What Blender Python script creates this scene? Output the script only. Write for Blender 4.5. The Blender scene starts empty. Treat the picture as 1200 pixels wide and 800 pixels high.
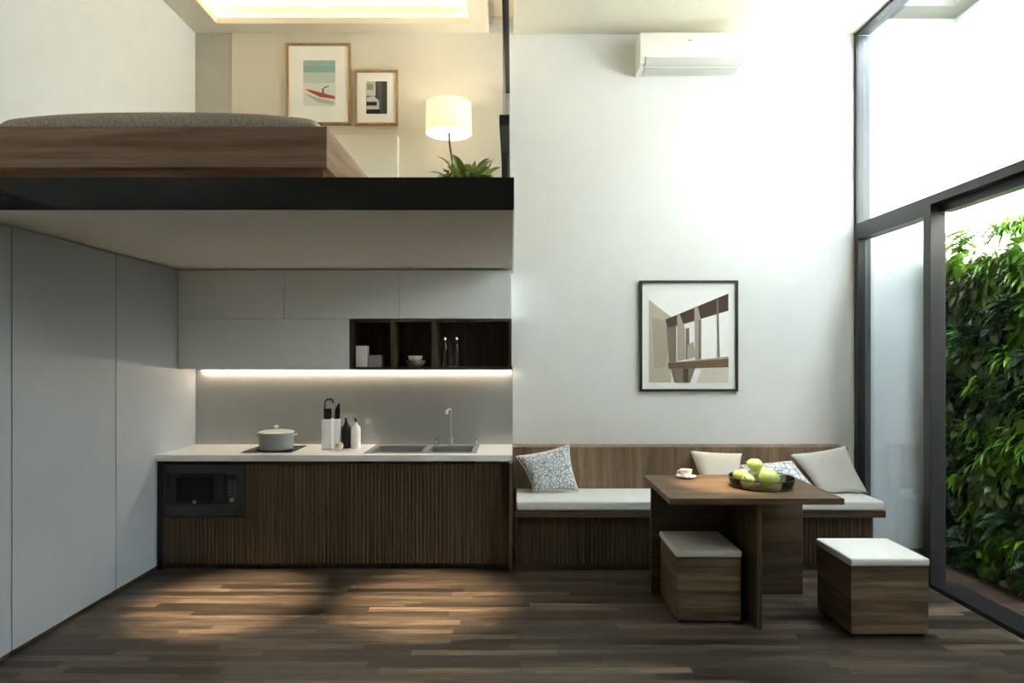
import bpy, bmesh, math, random
from mathutils import Vector, Matrix
random.seed(11)
SC = bpy.context.scene
COL = SC.collection
PI = math.pi
F, VX, VY, EYE = 750.0, 600.5, 418.0, 1.6      # focal length (px of the 1200x800 frame), vanishing point, eye height

def X(px, d): return (px - VX) * d / F
def Z(py, d): return EYE - (py - VY) * d / F
def P(px, py, d): return Vector((X(px, d), d, Z(py, d)))

# ------------------------------------------------------------------ materials
def lin(c):
    return tuple(((v/255)/12.92 if v/255 <= .04045 else ((v/255+.055)/1.055)**2.4) for v in c) + (1,)

class NT:
    def __init__(s, name):
        s.m = bpy.data.materials.new(name); s.m.use_nodes = True
        s.n = s.m.node_tree.nodes; s.l = s.m.node_tree.links
        s.b = s.n['Principled BSDF']; s.out = s.n['Material Output']
    def add(s, t, **kw):
        n = s.n.new(t)
        for k, v in kw.items(): setattr(n, k, v)
        return n
    def link(s, a, b): s.l.new(a, b)
    def val(s, sock, v): sock.default_value = v
    def math(s, op, a, b=None):
        n = s.add('ShaderNodeMath', operation=op)
        for i, v in enumerate((a, b)):
            if v is None: continue
            if isinstance(v, (int, float)): n.inputs[i].default_value = v
            else: s.link(v, n.inputs[i])
        return n.outputs[0]
    def coord(s, scale=(1, 1, 1), rnd=False):
        t = s.add('ShaderNodeTexCoord'); mp = s.add('ShaderNodeMapping')
        mp.inputs['Scale'].default_value = scale
        s.link(t.outputs['Object'], mp.inputs['Vector'])
        if rnd:
            oi = s.add('ShaderNodeObjectInfo')
            cm = s.add('ShaderNodeCombineXYZ')
            for i in range(3): s.link(s.math('MULTIPLY', oi.outputs['Random'], 17.0 + 5*i), cm.inputs[i])
            s.link(cm.outputs[0], mp.inputs['Location'])
        return mp.outputs[0]
    def noise(s, vec, scale, detail=4, rough=.55, dist=0.0):
        n = s.add('ShaderNodeTexNoise'); s.link(vec, n.inputs['Vector'])
        n.inputs['Scale'].default_value = scale; n.inputs['Detail'].default_value = detail
        n.inputs['Roughness'].default_value = rough; n.inputs['Distortion'].default_value = dist
        return n.outputs['Fac']
    def ramp(s, fac, stops):
        r = s.add('ShaderNodeValToRGB'); el = r.color_ramp.elements
        while len(el) < len(stops): el.new(.5)
        for e, (p, c) in zip(el, stops): e.position = p; e.color = c
        s.link(fac, r.inputs[0]); return r.outputs[0]
    def mix(s, fac, a, b, blend='MIX'):
        n = s.add('ShaderNodeMix', data_type='RGBA', blend_type=blend)
        for sock, v in ((n.inputs[0], fac), (n.inputs[6], a), (n.inputs[7], b)):
            if isinstance(v, (int, float, tuple)): sock.default_value = v
            else: s.link(v, sock)
        return n.outputs[2]
    def bump(s, h, strength=.2, dist=.002):
        b = s.add('ShaderNodeBump'); b.inputs['Strength'].default_value = strength
        b.inputs['Distance'].default_value = dist
        s.link(h, b.inputs['Height']); s.link(b.outputs[0], s.b.inputs['Normal'])

def plain(name, rgb, rough=.5, metal=0.0, spec=.5, var=.04, nscale=6.0, bump=0.0, emit=None, es=0):
    t = NT(name); c = lin(rgb)
    v = t.coord(rnd=True); f = t.noise(v, nscale, 3)
    lo = tuple(max(0, x*(1-var)) for x in c[:3]) + (1,); hi = tuple(min(1, x*(1+var)) for x in c[:3]) + (1,)
    t.link(t.ramp(f, [(.3, lo), (.7, hi)]), t.b.inputs['Base Color'])
    t.b.inputs['Roughness'].default_value = rough; t.b.inputs['Metallic'].default_value = metal
    t.b.inputs['Specular IOR Level'].default_value = spec
    if bump: t.bump(t.noise(v, 400, 2), bump, .001)
    if emit:
        t.b.inputs['Emission Color'].default_value = lin(emit); t.b.inputs['Emission Strength'].default_value = es
    return t.m

def wood(name, stops, axis, across=22.0, along=1.2, rough=.5, plank=None, var=.35, spec=.4, axis2=None):
    """grain runs along axis (0, 1, 2); plank = (axis index, width) adds board-to-board tone steps"""
    t = NT(name); s = [across]*3; s[axis] = along
    if axis2 is not None: s[axis2] = along
    v = t.coord(tuple(s), rnd=True)
    f = t.noise(v, 1.0, 7, .62, .6)
    col = t.ramp(f, [(p, lin(c)) for p, c in stops])
    fine = t.noise(v, 5.0, 3, .6)
    col = t.mix(.35, col, t.ramp(fine, [(.35, (.55, .55, .55, 1)), (.65, (1.25, 1.25, 1.25, 1))]), 'MULTIPLY')
    if plank:
        tc = t.add('ShaderNodeTexCoord'); sp = t.add('ShaderNodeSeparateXYZ'); t.link(tc.outputs['Object'], sp.inputs[0])
        q = t.math('FLOOR', t.math('DIVIDE', sp.outputs[plank[0]], plank[1]))
        wn = t.add('ShaderNodeTexWhiteNoise', noise_dimensions='1D'); t.link(q, wn.inputs['W'])
        col = t.mix(1.0, col, t.ramp(wn.outputs['Value'], [(0, (1-var,)*3 + (1,)), (1, (1+var*.6,)*3 + (1,))]), 'MULTIPLY')
    t.link(col, t.b.inputs['Base Color'])
    t.b.inputs['Roughness'].default_value = rough; t.b.inputs['Specular IOR Level'].default_value = spec
    t.bump(fine, .12, .001)
    return t.m

def floor_mat(name, cols, W=.066, L=.8):
    t = NT(name)
    tc = t.add('ShaderNodeTexCoord'); sp = t.add('ShaderNodeSeparateXYZ'); t.link(tc.outputs['Object'], sp.inputs[0])
    yy = t.math('DIVIDE', sp.outputs[1], W); row = t.math('FLOOR', yy)
    w1 = t.add('ShaderNodeTexWhiteNoise', noise_dimensions='1D'); t.link(row, w1.inputs['W'])
    xx = t.math('ADD', t.math('DIVIDE', sp.outputs[0], L), t.math('MULTIPLY', w1.outputs['Value'], 7.3)); cl = t.math('FLOOR', xx)
    cm = t.add('ShaderNodeCombineXYZ'); t.link(row, cm.inputs[0]); t.link(cl, cm.inputs[1])
    w2 = t.add('ShaderNodeTexWhiteNoise', noise_dimensions='3D'); t.link(cm.outputs[0], w2.inputs['Vector'])
    base = t.ramp(w2.outputs['Value'], [(i/(len(cols)-1), lin(c)) for i, c in enumerate(cols)])
    g = t.add('ShaderNodeCombineXYZ')
    t.link(t.math('ADD', t.math('MULTIPLY', sp.outputs[0], 2.2), t.math('MULTIPLY', w2.outputs['Value'], 31.0)), g.inputs[0])
    t.link(t.math('MULTIPLY', sp.outputs[1], 42.0), g.inputs[1]); t.link(t.math('MULTIPLY', w2.outputs['Value'], 57.0), g.inputs[2])
    gr = t.noise(g.outputs[0], 1.0, 7, .65, .8)
    col = t.mix(.95, base, t.ramp(gr, [(.32, (.25, .24, .22, 1)), (.48, (.85, .85, .85, 1)), (.66, (1.75, 1.7, 1.62, 1))]), 'MULTIPLY')
    g2 = t.add('ShaderNodeCombineXYZ'); t.link(t.math('MULTIPLY', sp.outputs[0], .55), g2.inputs[0]); t.link(t.math('MULTIPLY', sp.outputs[1], 16.0), g2.inputs[1])
    col = t.mix(.8, col, t.ramp(t.noise(g2.outputs[0], 1.0, 4, .6), [(.34, (.62, .62, .62, 1)), (.64, (1.3, 1.3, 1.28, 1))]), 'MULTIPLY')
    fy = t.math('FRACT', yy); fx = t.math('FRACT', xx)
    gap = t.math('MAXIMUM', t.math('LESS_THAN', fy, .022), t.math('LESS_THAN', fx, .0025))
    col = t.mix(t.math('MULTIPLY', gap, .75), col, (.006, .005, .004, 1))
    t.link(col, t.b.inputs['Base Color'])
    t.link(t.math('ADD', t.math('MULTIPLY', gr, .22), .30), t.b.inputs['Roughness'])
    t.b.inputs['Specular IOR Level'].default_value = .45
    t.bump(t.math('SUBTRACT', gr, t.math('MULTIPLY', gap, 1.5)), .15, .0015)
    return t.m

def glass_mat(name, tint=(1, 1, 1, 1), refl=.9):
    m = bpy.data.materials.new(name); m.use_nodes = True; n = m.node_tree.nodes; l = m.node_tree.links
    n.clear(); o = n.new('ShaderNodeOutputMaterial'); mx = n.new('ShaderNodeMixShader')
    tr = n.new('ShaderNodeBsdfTransparent'); gl = n.new('ShaderNodeBsdfGlossy'); fr = n.new('ShaderNodeFresnel')
    tr.inputs[0].default_value = tint; gl.inputs['Roughness'].default_value = .01; fr.inputs[0].default_value = 1.35
    mu = n.new('ShaderNodeMath'); mu.operation = 'MULTIPLY'; mu.inputs[1].default_value = refl
    l.new(fr.outputs[0], mu.inputs[0]); l.new(mu.outputs[0], mx.inputs[0])
    l.new(tr.outputs[0], mx.inputs[1]); l.new(gl.outputs[0], mx.inputs[2]); l.new(mx.outputs[0], o.inputs[0])
    return m

def emit_mat(name, rgb, s):
    t = NT(name); t.b.inputs['Base Color'].default_value = (.8, .8, .8, 1)
    t.b.inputs['Emission Color'].default_value = lin(rgb); t.b.inputs['Emission Strength'].default_value = s
    return t.m

def leaf_mat(name, stops, rough=.36):
    t = NT(name); v = t.coord(); oi = t.add('ShaderNodeObjectInfo')
    ge = t.add('ShaderNodeNewGeometry')
    f = t.math('ADD', t.math('MULTIPLY', ge.outputs['Random Per Island'], .7), t.math('MULTIPLY', oi.outputs['Random'], .3))
    t.link(t.ramp(f, [(p, lin(c)) for p, c in stops]), t.b.inputs['Base Color'])
    t.b.inputs['Roughness'].default_value = rough; t.b.inputs['Specular IOR Level'].default_value = .5
    tl = t.add('ShaderNodeBsdfTranslucent'); mx = t.add('ShaderNodeMixShader'); mx.inputs[0].default_value = .3
    t.link(t.b.inputs['Base Color'].links[0].from_socket, tl.inputs[0])
    t.link(t.b.outputs[0], mx.inputs[1]); t.link(tl.outputs[0], mx.inputs[2]); t.link(mx.outputs[0], t.out.inputs[0])
    return t.m

def fabric(name, a, b, scale=420, rough=.95, stretch=(1, 1, 1), bump=.3):
    t = NT(name); v = t.coord(stretch, rnd=True)
    f = t.noise(v, scale, 2, .7); g = t.noise(v, scale*.04, 3)
    col = t.ramp(f, [(.35, lin(a)), (.65, lin(b))])
    col = t.mix(.25, col, t.ramp(g, [(.3, (.85, .85, .85, 1)), (.7, (1.1, 1.1, 1.1, 1))]), 'MULTIPLY')
    t.link(col, t.b.inputs['Base Color']); t.b.inputs['Roughness'].default_value = rough
    t.b.inputs['Specular IOR Level'].default_value = .15
    t.bump(f, bump, .001)
    return t.m

def vein_fabric(name, bg, line, scale=26):
    t = NT(name); v = t.coord(rnd=True)
    d = t.add('ShaderNodeTexNoise'); t.link(v, d.inputs['Vector']); d.inputs['Scale'].default_value = 9
    mv = t.mix(.12, v, d.outputs['Color'], 'ADD')
    vo = t.add('ShaderNodeTexVoronoi', feature='DISTANCE_TO_EDGE'); t.link(mv, vo.inputs['Vector']); vo.inputs['Scale'].default_value = scale
    col = t.ramp(vo.outputs['Distance'], [(.05, lin(line)), (.13, lin(bg))])
    t.link(col, t.b.inputs['Base Color']); t.b.inputs['Roughness'].default_value = .95
    t.b.inputs['Specular IOR Level'].default_value = .15
    t.bump(t.noise(v, 300, 2), .2, .001)
    return t.m

M = {}
M['wall'] = plain('white wall paint', (232, 232, 230), .85, var=.015, spec=.2)
M['ceil'] = plain('warm white ceiling paint', (229, 223, 208), .9, var=.015, spec=.2)
M['soffit'] = plain('light grey soffit paint', (234, 230, 223), .85, var=.015, spec=.2)
M['greypaint'] = plain('warm grey wall paint', (190, 184, 172), .85, var=.03, spec=.2)
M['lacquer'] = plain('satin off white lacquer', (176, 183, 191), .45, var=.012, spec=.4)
M['headboard'] = plain('cream headboard lacquer', (228, 223, 210), .5, var=.012)
M['cab'] = plain('matt pale grey lacquer', (224, 227, 225), .5, var=.012, spec=.4)
M['splash'] = plain('glossy grey splashback', (148, 148, 146), .02, var=.02, spec=1.0)
M['splash'].node_tree.nodes['Principled BSDF'].inputs['IOR'].default_value = 1.75
M['quartz'] = plain('white quartz', (236, 236, 234), .3, var=.02, nscale=60)
M['floor'] = floor_mat('walnut strip floor', [(34, 28, 23), (66, 57, 47), (104, 90, 75), (44, 37, 31), (86, 74, 62), (54, 46, 38)])
M['deck'] = floor_mat('brown deck boards', [(58, 46, 36), (70, 57, 45), (52, 42, 33)], W=.12, L=1.6)
DARK = [(.28, (52, 43, 32)), (.5, (78, 65, 49)), (.72, (110, 93, 72))]
MID = [(.3, (72, 60, 48)), (.5, (112, 95, 76)), (.7, (156, 134, 109))]
M['flute'] = wood('dark fluted walnut', DARK, 2, 55, 1.6, .55)
M['darkv'] = wood('dark walnut upright grain', DARK, 2, 18, 1.0, .5)
M['darkh'] = wood('dark walnut level grain', DARK, 0, 18, 1.0, .5)
M['midh'] = wood('walnut level grain', MID, 0, 24, 1.4, .5, plank=(2, .10), var=.22, axis2=1)
M['midv'] = wood('walnut upright boards', [(.28, (100, 80, 62)), (.5, (134, 110, 87)), (.72, (166, 140, 114))], 2, 16, 1.0, .5, plank=(0, .115), var=.2)
M['bedw'] = wood('walnut bed boards', [(.28, (102, 79, 61)), (.5, (138, 110, 87)), (.72, (168, 138, 112))], 0, 16, .8, .5, axis2=1)
M['tablew'] = wood('walnut table top', [(.28, (74, 57, 41)), (.5, (98, 78, 57)), (.72, (122, 99, 75))], 0, 16, .9, .5, spec=.25)
M['gold'] = wood('light oak frame', [(.3, (138, 110, 72)), (.6, (176, 145, 100))], 2, 30, 2, .45)
M['black'] = plain('black lacquer', (7, 7, 8), .12, spec=.35)
M['frame'] = plain('anthracite aluminium', (48, 48, 47), .42, metal=.0, spec=.5, var=.03)
M['sill'] = plain('black floor track', (24, 24, 25), .4)
M['jamb'] = plain('daylit frame reveal', (86, 89, 91), .35)  # same dark frame; daylight on the reveal put into a paler colour
M['roofsteel'] = plain('dark roof steel', (26, 25, 21), .5)
M['bframe'] = plain('black picture frame', (38, 36, 34), .45)
M['rail'] = plain('dark bronze metal', (58, 54, 46), .4, metal=.3)
M['railgrey'] = plain('pale grey metal', (178, 174, 170), .4, metal=.2)
M['glass'] = glass_mat('clear window glass', (.94, .96, .955, 1), .45)
M['glass2'] = glass_mat('window glass greyed to dim light', (.78, .80, .80, 1), .4)  # grey put into the glass to dim daylight through the narrow pane
M['smoke'] = glass_mat('smoky glass', (.91, .89, .86, 1), 1.0)
M['shelfdark'] = wood('espresso wood', [(.28, (44, 35, 28)), (.5, (66, 53, 43)), (.72, (88, 72, 59))], 2, 20, 1.1, .5)
M['steel'] = plain('brushed steel', (158, 161, 160), .45, metal=.55)
M['chrome'] = plain('chrome', (205, 206, 206), .1, metal=1.0)
M['hob'] = plain('black hob glass', (12, 12, 13), .06, spec=.6)
M['pot'] = plain('speckled grey enamel', (142, 144, 144), .4, var=.12, nscale=120)
M['lid'] = plain('pale grey enamel', (182, 182, 178), .35)
M['blackplastic'] = plain('black plastic', (7, 7, 7), .4)
M['charcoal'] = plain('charcoal appliance metal', (38, 39, 40), .38)
M['pad'] = plain('grey control pads', (78, 76, 73), .4)
M['screen'] = plain('dark oven glass', (2, 2, 2), .12, spec=.25)
M['ceramic'] = plain('white ceramic', (232, 231, 228), .25)
M['cream'] = plain('cream wood ball', (216, 194, 168), .6)
M['greyceramic'] = plain('grey ceramic', (150, 147, 143), .4)
M['cushion'] = fabric('white seat fabric', (214, 214, 210), (232, 232, 229))
M['greyc'] = fabric('pale grey pillow fabric', (196, 193, 186), (216, 213, 206))
M['beige'] = fabric('cream pillow fabric', (222, 210, 192), (238, 228, 212))
M['piping'] = fabric('cream piping', (232, 222, 208), (242, 234, 222))
M['vein'] = vein_fabric('branch print fabric', (222, 224, 226), (146, 150, 156), 34)
M['vein2'] = vein_fabric('loose leaf print fabric', (234, 234, 234), (160, 165, 174), 22)
M['duvet'] = fabric('taupe mattress weave', (140, 135, 126), (188, 181, 170), 60, stretch=(3, 3, .5))
M['plasticw'] = plain('white appliance plastic', (242, 240, 234), .35, var=.01)
M['plasticg'] = plain('pale grey appliance plastic', (205, 205, 200), .4, var=.01)
M['matte'] = plain('white mat board', (246, 245, 240), .9, var=.01)
M['led'] = emit_mat('warm led diffuser', (255, 232, 202), 36)
M['cove'] = emit_mat('warm cove led', (255, 230, 192), 12)
M['fruit'] = leaf_mat('pale green fruit skin', [(0, (166, 192, 108)), (.5, (192, 212, 140)), (1, (212, 226, 168))], .4)
M['twig'] = plain('brown stem', (92, 70, 44), .7)
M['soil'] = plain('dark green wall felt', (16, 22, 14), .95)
M['concrete'] = plain('pale court floor edge', (150, 148, 144), .9)
M['leafA'] = leaf_mat('broad green leaf', [(0, (50, 68, 32)), (.5, (88, 112, 56)), (1, (144, 162, 98))])
M['leafB'] = leaf_mat('fresh and sunlit green leaf', [(0, (62, 104, 26)), (.5, (104, 154, 36)), (1, (150, 188, 62))])
M['leafC'] = leaf_mat('dark blue green leaf', [(0, (38, 60, 42)), (.5, (58, 88, 58)), (1, (92, 122, 82))])
M['leafP'] = leaf_mat('loft plant leaf', [(0, (104, 112, 58)), (.5, (146, 168, 92)), (1, (206, 216, 150))])
M['pot2'] = plain('terracotta brown pot', (120, 88, 66), .7)

def shade_mat():
    t = NT('linen lamp shade'); v = t.coord((60, 60, 3)); f = t.noise(v, 6, 2)
    c = t.ramp(f, [(.3, lin((240, 232, 214))), (.7, lin((250, 245, 230)))])
    t.link(c, t.b.inputs['Base Color']); t.b.inputs['Roughness'].default_value = .9
    tl = t.add('ShaderNodeBsdfTranslucent'); mx = t.add('ShaderNodeMixShader'); mx.inputs[0].default_value = .62
    t.link(c, tl.inputs[0]); t.link(t.b.outputs[0], mx.inputs[1]); t.link(tl.outputs[0], mx.inputs[2]); t.link(mx.outputs[0], t.out.inputs[0])
    return t.m
M['shade'] = shade_mat()

# ------------------------------------------------------------------ geometry helpers
def B(): return bmesh.new()

def box(bm, x0, x1, y0, y1, z0, z1, bev=0.0, seg=2):
    r = bmesh.ops.create_cube(bm, size=1.0); vs = r['verts']
    for v in vs:
        v.co = Vector((x0 + (v.co.x+.5)*(x1-x0), y0 + (v.co.y+.5)*(y1-y0), z0 + (v.co.z+.5)*(z1-z0)))
    if bev > 0:
        es = list({e for v in vs for e in v.link_edges})
        bmesh.ops.bevel(bm, geom=es, offset=bev, segments=seg, affect='EDGES', profile=.6)
    return bm

def lathe(bm, prof, c=(0, 0, 0), n=32, axis='Z'):
    rings = []
    for r, h in prof:
        ring = []
        for k in range(n):
            a = 2*PI*k/n
            p = (r*math.cos(a), r*math.sin(a), h)
            if axis == 'Y': p = (p[0], h, p[1])
            if axis == 'X': p = (h, p[0], p[1])
            ring.append(bm.verts.new((p[0]+c[0], p[1]+c[1], p[2]+c[2])))
        rings.append(ring)
    for a, b in zip(rings, rings[1:]):
        for k in range(n):
            bm.faces.new((a[k], a[(k+1) % n], b[(k+1) % n], b[k]))
    if prof[0][0] > 1e-5: bm.faces.new(list(reversed(rings[0])))
    if prof[-1][0] > 1e-5: bm.faces.new(rings[-1])
    bmesh.ops.remove_doubles(bm, verts=bm.verts, dist=1e-6)
    return bm

def tube(bm, pts, rad, n=10):
    pts = [Vector(p) for p in pts]; rings = []
    for i, p in enumerate(pts):
        t = (pts[min(i+1, len(pts)-1)] - pts[max(i-1, 0)]).normalized()
        a = t.orthogonal().normalized() if i == 0 else (prev - t*prev.dot(t)).normalized()
        prev = a; b = t.cross(a)
        r = rad[i] if isinstance(rad, (list, tuple)) else rad
        rings.append([bm.verts.new(p + (a*math.cos(2*PI*k/n) + b*math.sin(2*PI*k/n))*r) for k in range(n)])
    for a, b in zip(rings, rings[1:]):
        for k in range(n): bm.faces.new((a[k], a[(k+1) % n], b[(k+1) % n], b[k]))
    bm.faces.new(list(reversed(rings[0]))); bm.faces.new(rings[-1])
    return bm

def prism(bm, poly, x0, x1):
    """poly = (y, z) outline, extruded along x"""
    a = [bm.verts.new((x0, y, z)) for y, z in poly]; b = [bm.verts.new((x1, y, z)) for y, z in poly]
    n = len(poly)
    for k in range(n): bm.faces.new((a[k], a[(k+1) % n], b[(k+1) % n], b[k]))
    bm.faces.new(list(reversed(a))); bm.faces.new(b)
    return bm

def prism_up(bm, poly, z0, z1):
    """poly = (x, y) outline, extruded up"""
    a = [bm.verts.new((x, y, z0)) for x, y in poly]; b = [bm.verts.new((x, y, z1)) for x, y in poly]
    n = len(poly)
    for k in range(n): bm.faces.new((a[k], a[(k+1) % n], b[(k+1) % n], b[k]))
    bm.faces.new(list(reversed(a))); bm.faces.new(b)
    return bm

def flutes(bm, x0, x1, yf, yb, z0, z1, pitch=.029):
    """upright half-round slats on a backing board; yf is the face of the slats"""
    n = max(1, round((x1-x0)/pitch)); p = (x1-x0)/n; d = .0065; pts = []
    for k in range(n):
        a = x0 + k*p
        pts += [(a, yf+d), (a+p*.16, yf+d), (a+p*.24, yf+d*.35), (a+p*.38, yf), (a+p*.78, yf), (a+p*.92, yf+d*.35)]
    pts += [(x1, yf+d), (x1, yb), (x0, yb)]
    prism_up(bm, pts, z0, z1)
    return bm

def wloc(o):
    v = Vector((0, 0, 0))
    while o is not None: v += o.location; o = o.parent
    return v

def obj(name, bm, mat, parent=None, origin=None, smooth=False):
    bmesh.ops.recalc_face_normals(bm, faces=bm.faces)
    o0 = Vector(origin) if origin is not None else (wloc(parent) if parent else Vector((0, 0, 0)))
    for v in bm.verts: v.co -= o0
    me = bpy.data.meshes.new(name); bm.to_mesh(me); bm.free()
    mats = mat if isinstance(mat, (list, tuple)) else [mat]
    for m in mats: me.materials.append(m)
    o = bpy.data.objects.new(name, me); COL.objects.link(o)
    if parent: o.parent = parent; o.location = o0 - wloc(parent)
    else: o.location = o0
    if smooth:
        me.polygons.foreach_set('use_smooth', [True]*len(me.polygons))
        if smooth != 'all': me.set_sharp_from_angle(angle=math.radians(38))
    return o

def tag(o, label, cat, group=None, kind=None):
    o['label'] = label; o['category'] = cat
    if group: o['group'] = group
    if kind: o['kind'] = kind
    return o

def thing(name, label, cat, loc, group=None):
    o = bpy.data.objects.new(name, None); COL.objects.link(o); o.location = loc; o.empty_display_size = .1
    return tag(o, label, cat, group)

def struct(name, bm, mat, parent=None, **k):
    o = obj(name, bm, mat, parent, **k)
    if parent is None: o['kind'] = 'structure'
    return o

def bx(*a, **k): return box(B(), *a, **k)

# ------------------------------------------------------------------ the room
DB = 5.42                    # back wall
XL, XR = -2.678, 2.894       # closet plane, window plane
CZ = 4.33
Y0 = -2.2                    # wall behind the camera
DL = 3.07                    # loft front
LZ0, LZ1 = 2.306, 2.46       # loft underside and floor

struct('floor', bx(-3.4, XR, Y0, DB, -.12, 0), M['floor'])
struct('court_floor', bx(XR, 3.95, Y0, DB, -.14, -.02), M['deck'])
struct('wall_back', bx(-3.4, 3.95, DB, DB+.2, -.14, 4.62), M['wall'])
struct('wall_front', bx(-3.4, 3.95, Y0-.2, Y0, -.14, 4.62), M['wall'])
wl = bx(-3.4, -3.3, Y0, DB, 0, 2.46)
box(wl, -3.4, XL, Y0, DB, 2.462, 4.62)
struct('wall_left', wl, M['wall'])
struct('wall_court', bx(3.75, 3.95, Y0, DB, -.02, 4.62), M['wall'])
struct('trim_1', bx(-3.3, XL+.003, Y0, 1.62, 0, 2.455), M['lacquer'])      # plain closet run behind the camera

# ceilings: living side, loft side with a tray, slot between them
LX1 = -.195                  # right edge of the loft ceiling
c = bx(.008, 2.96, Y0, DB, CZ, 4.62)
struct('ceiling', c, M['ceil'])
struct('ceiling_slot', bx(LX1, .008, Y0, DB, 4.48, 4.62), M['ceil'])
tx0, tx1, ty0, ty1 = -2.424, -.353, 3.35, 5.243
lip, led = .05, .10
c = B()
for a in ((XL, tx0, Y0, DB), (tx1, LX1, Y0, DB), (tx0, tx1, ty1, DB), (tx0, tx1, Y0, ty0)):
    box(c, a[0], a[1], a[2], a[3], CZ, CZ+lip)
o0, o1, p0, p1 = tx0-led, tx1+led, ty0-led, ty1+led
for a in ((XL, o0, Y0, DB), (o1, LX1, Y0, DB), (o0, o1, p1, DB), (o0, o1, Y0, p0)):
    box(c, a[0], a[1], a[2], a[3], CZ+lip, 4.52)
box(c, XL, LX1, Y0, DB, 4.52, 4.62)
struct('ceiling_loft', c, M['ceil'])
cv = thing('cove_light', 'warm glowing light strip hidden in the tray ceiling above the loft bed', 'light strip', (-1.39, 4.3, CZ+lip))
for a in ((o0+.01, o0+.035, p0+.04, p1-.04), (o1-.035, o1-.01, p0+.04, p1-.04), (o0+.05, o1-.05, p1-.035, p1-.01), (o0+.05, o1-.05, p0+.01, p0+.035)):
    obj('led_strip', bx(a[0], a[1], a[2], a[3], CZ+lip, CZ+lip+.018, bev=.003), M['cove'], cv)

# loft slab, fascia, grey wall strip
struct('loft_slab', bx(-3.3, 0, DL+.012, DB, LZ0, LZ1), M['soffit'])
fa_ = bx(-3.3, .008, DL, DL+.012, LZ0, LZ1+.001)
box(fa_, .0005, .008, DL+.012, DB, LZ0, LZ1+.001)
struct('trim_2', fa_, M['black'])
struct('trim_3', bx(XL, X(272.5, 5.41), 5.405, DB, LZ1, CZ), M['greypaint'])
struct('trim_4', bx(-3.3, XL+.003, 1.62, DL, 2.31, 2.455), M['lacquer'])

M['loftwall'] = plain('warm greige wall paint', (216, 210, 195), .85, var=.015, spec=.2)
struct('trim_7', bx(X(272.5, 5.41), -.068, 5.395, DB, LZ1, CZ), M['loftwall'])
# splashback panel behind the counter
struct('trim_5', bx(XL, .002, DB-.008, DB, .862, 1.52), M['splash'])

# window wall
YW = 2.0                     # the glazing runs from here to the back wall
struct('wall_right_blocker', bx(XR, 3.1, Y0, YW, -.02, 4.62), M['wall'])  # unseen solid wall in place of more glazing, added to cut side light
def window_parts():
    xo = 3.0
    w = bx(XR, 2.915, 5.385, DB, 2.71, CZ, bev=.002)
    box(w, XR, 3.01, YW, 5.385, CZ-.025, CZ, bev=.003)
    w1 = struct('window_1', w, M['frame'])
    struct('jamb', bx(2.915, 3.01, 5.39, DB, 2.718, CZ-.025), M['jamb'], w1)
    struct('pane', bx(2.955, 2.963, YW, 5.385, 2.718, CZ-.025), M['glass'], w1)
    # transom
    m = bx(XR, xo, YW, 4.43, 2.655, 2.718, bev=.002)
    box(m, 2.965, 3.05, YW, 4.43, 2.60, 2.66, bev=.002)
    box(m, XR, xo, 4.43, DB, 2.588, 2.718, bev=.002)
    struct('trim_6', m, M['frame'])
    # narrow fixed light next to the back wall
    w = bx(XR, 3.0, 4.43, 4.51, 0, 2.588, bev=.003)
    box(w, XR, 2.955, 5.36, DB, 0, 2.588, bev=.002)
    box(w, XR, 3.0, 4.51, 5.36, 0, .05, bev=.002)
    w2 = struct('window_2', w, M['frame'])
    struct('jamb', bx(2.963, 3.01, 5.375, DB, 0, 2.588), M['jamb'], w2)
    struct('pane', bx(2.955, 2.963, 4.51, 5.36, .05, 2.588), M['glass2'], w2)
    # wide sliding opening
    d = bx(3.03, 3.08, YW+.08, 2.9, .012, .07, bev=.003)
    box(d, 3.03, 3.08, YW, YW+.08, .012, 2.60, bev=.003)
    box(d, 3.03, 3.08, 2.9, 2.98, .012, 2.60, bev=.003)
    d1 = struct('door_1', d, M['frame'])
    k = bx(XR, 2.925, YW, 4.43, -.01, .03, bev=.003)
    box(k, 2.925, 3.13, YW, 4.43, -.02, .012, bev=.003)
    struct('sill', k, M['sill'], d1)
    struct('pane', bx(3.05, 3.058, YW+.08, 2.9, .012, 2.60), M['glass'], d1)
window_parts()

# roof frame of the court
rf = thing('court_roof_frame', 'dark metal roof frame above the white light court', 'roof frame', (3.35, 4, 4.46))
obj('beam', bx(3.0, 3.75, 5.22, DB-.002, 4.46, 4.60, bev=.004), M['roofsteel'], rf)
obj('beam', bx(3.60, 3.748, Y0+.01, 5.22, 4.46, 4.60, bev=.004), M['roofsteel'], rf)

# ------------------------------------------------------------------ wardrobes on the left
def wardrobe(y0, y1, label):
    t = thing('wardrobe', label, 'wardrobe', (-2.98, (y0+y1)/2, 0), 'tall white wardrobes along the left wall')
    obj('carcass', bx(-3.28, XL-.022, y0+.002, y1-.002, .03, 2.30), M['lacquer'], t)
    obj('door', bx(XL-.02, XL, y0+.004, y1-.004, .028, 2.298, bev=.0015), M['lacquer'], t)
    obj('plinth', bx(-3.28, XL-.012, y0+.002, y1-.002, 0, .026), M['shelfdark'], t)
wardrobe(2.524, 3.424, 'tall white flush wardrobe panel nearest the viewer at the photo edge')
wardrobe(3.424, 4.324, 'middle of the tall white flush wardrobe panels, the widest in view')
wardrobe(4.324, 5.415, 'tall white wardrobe panel meeting the end of the kitchen counter')

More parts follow.
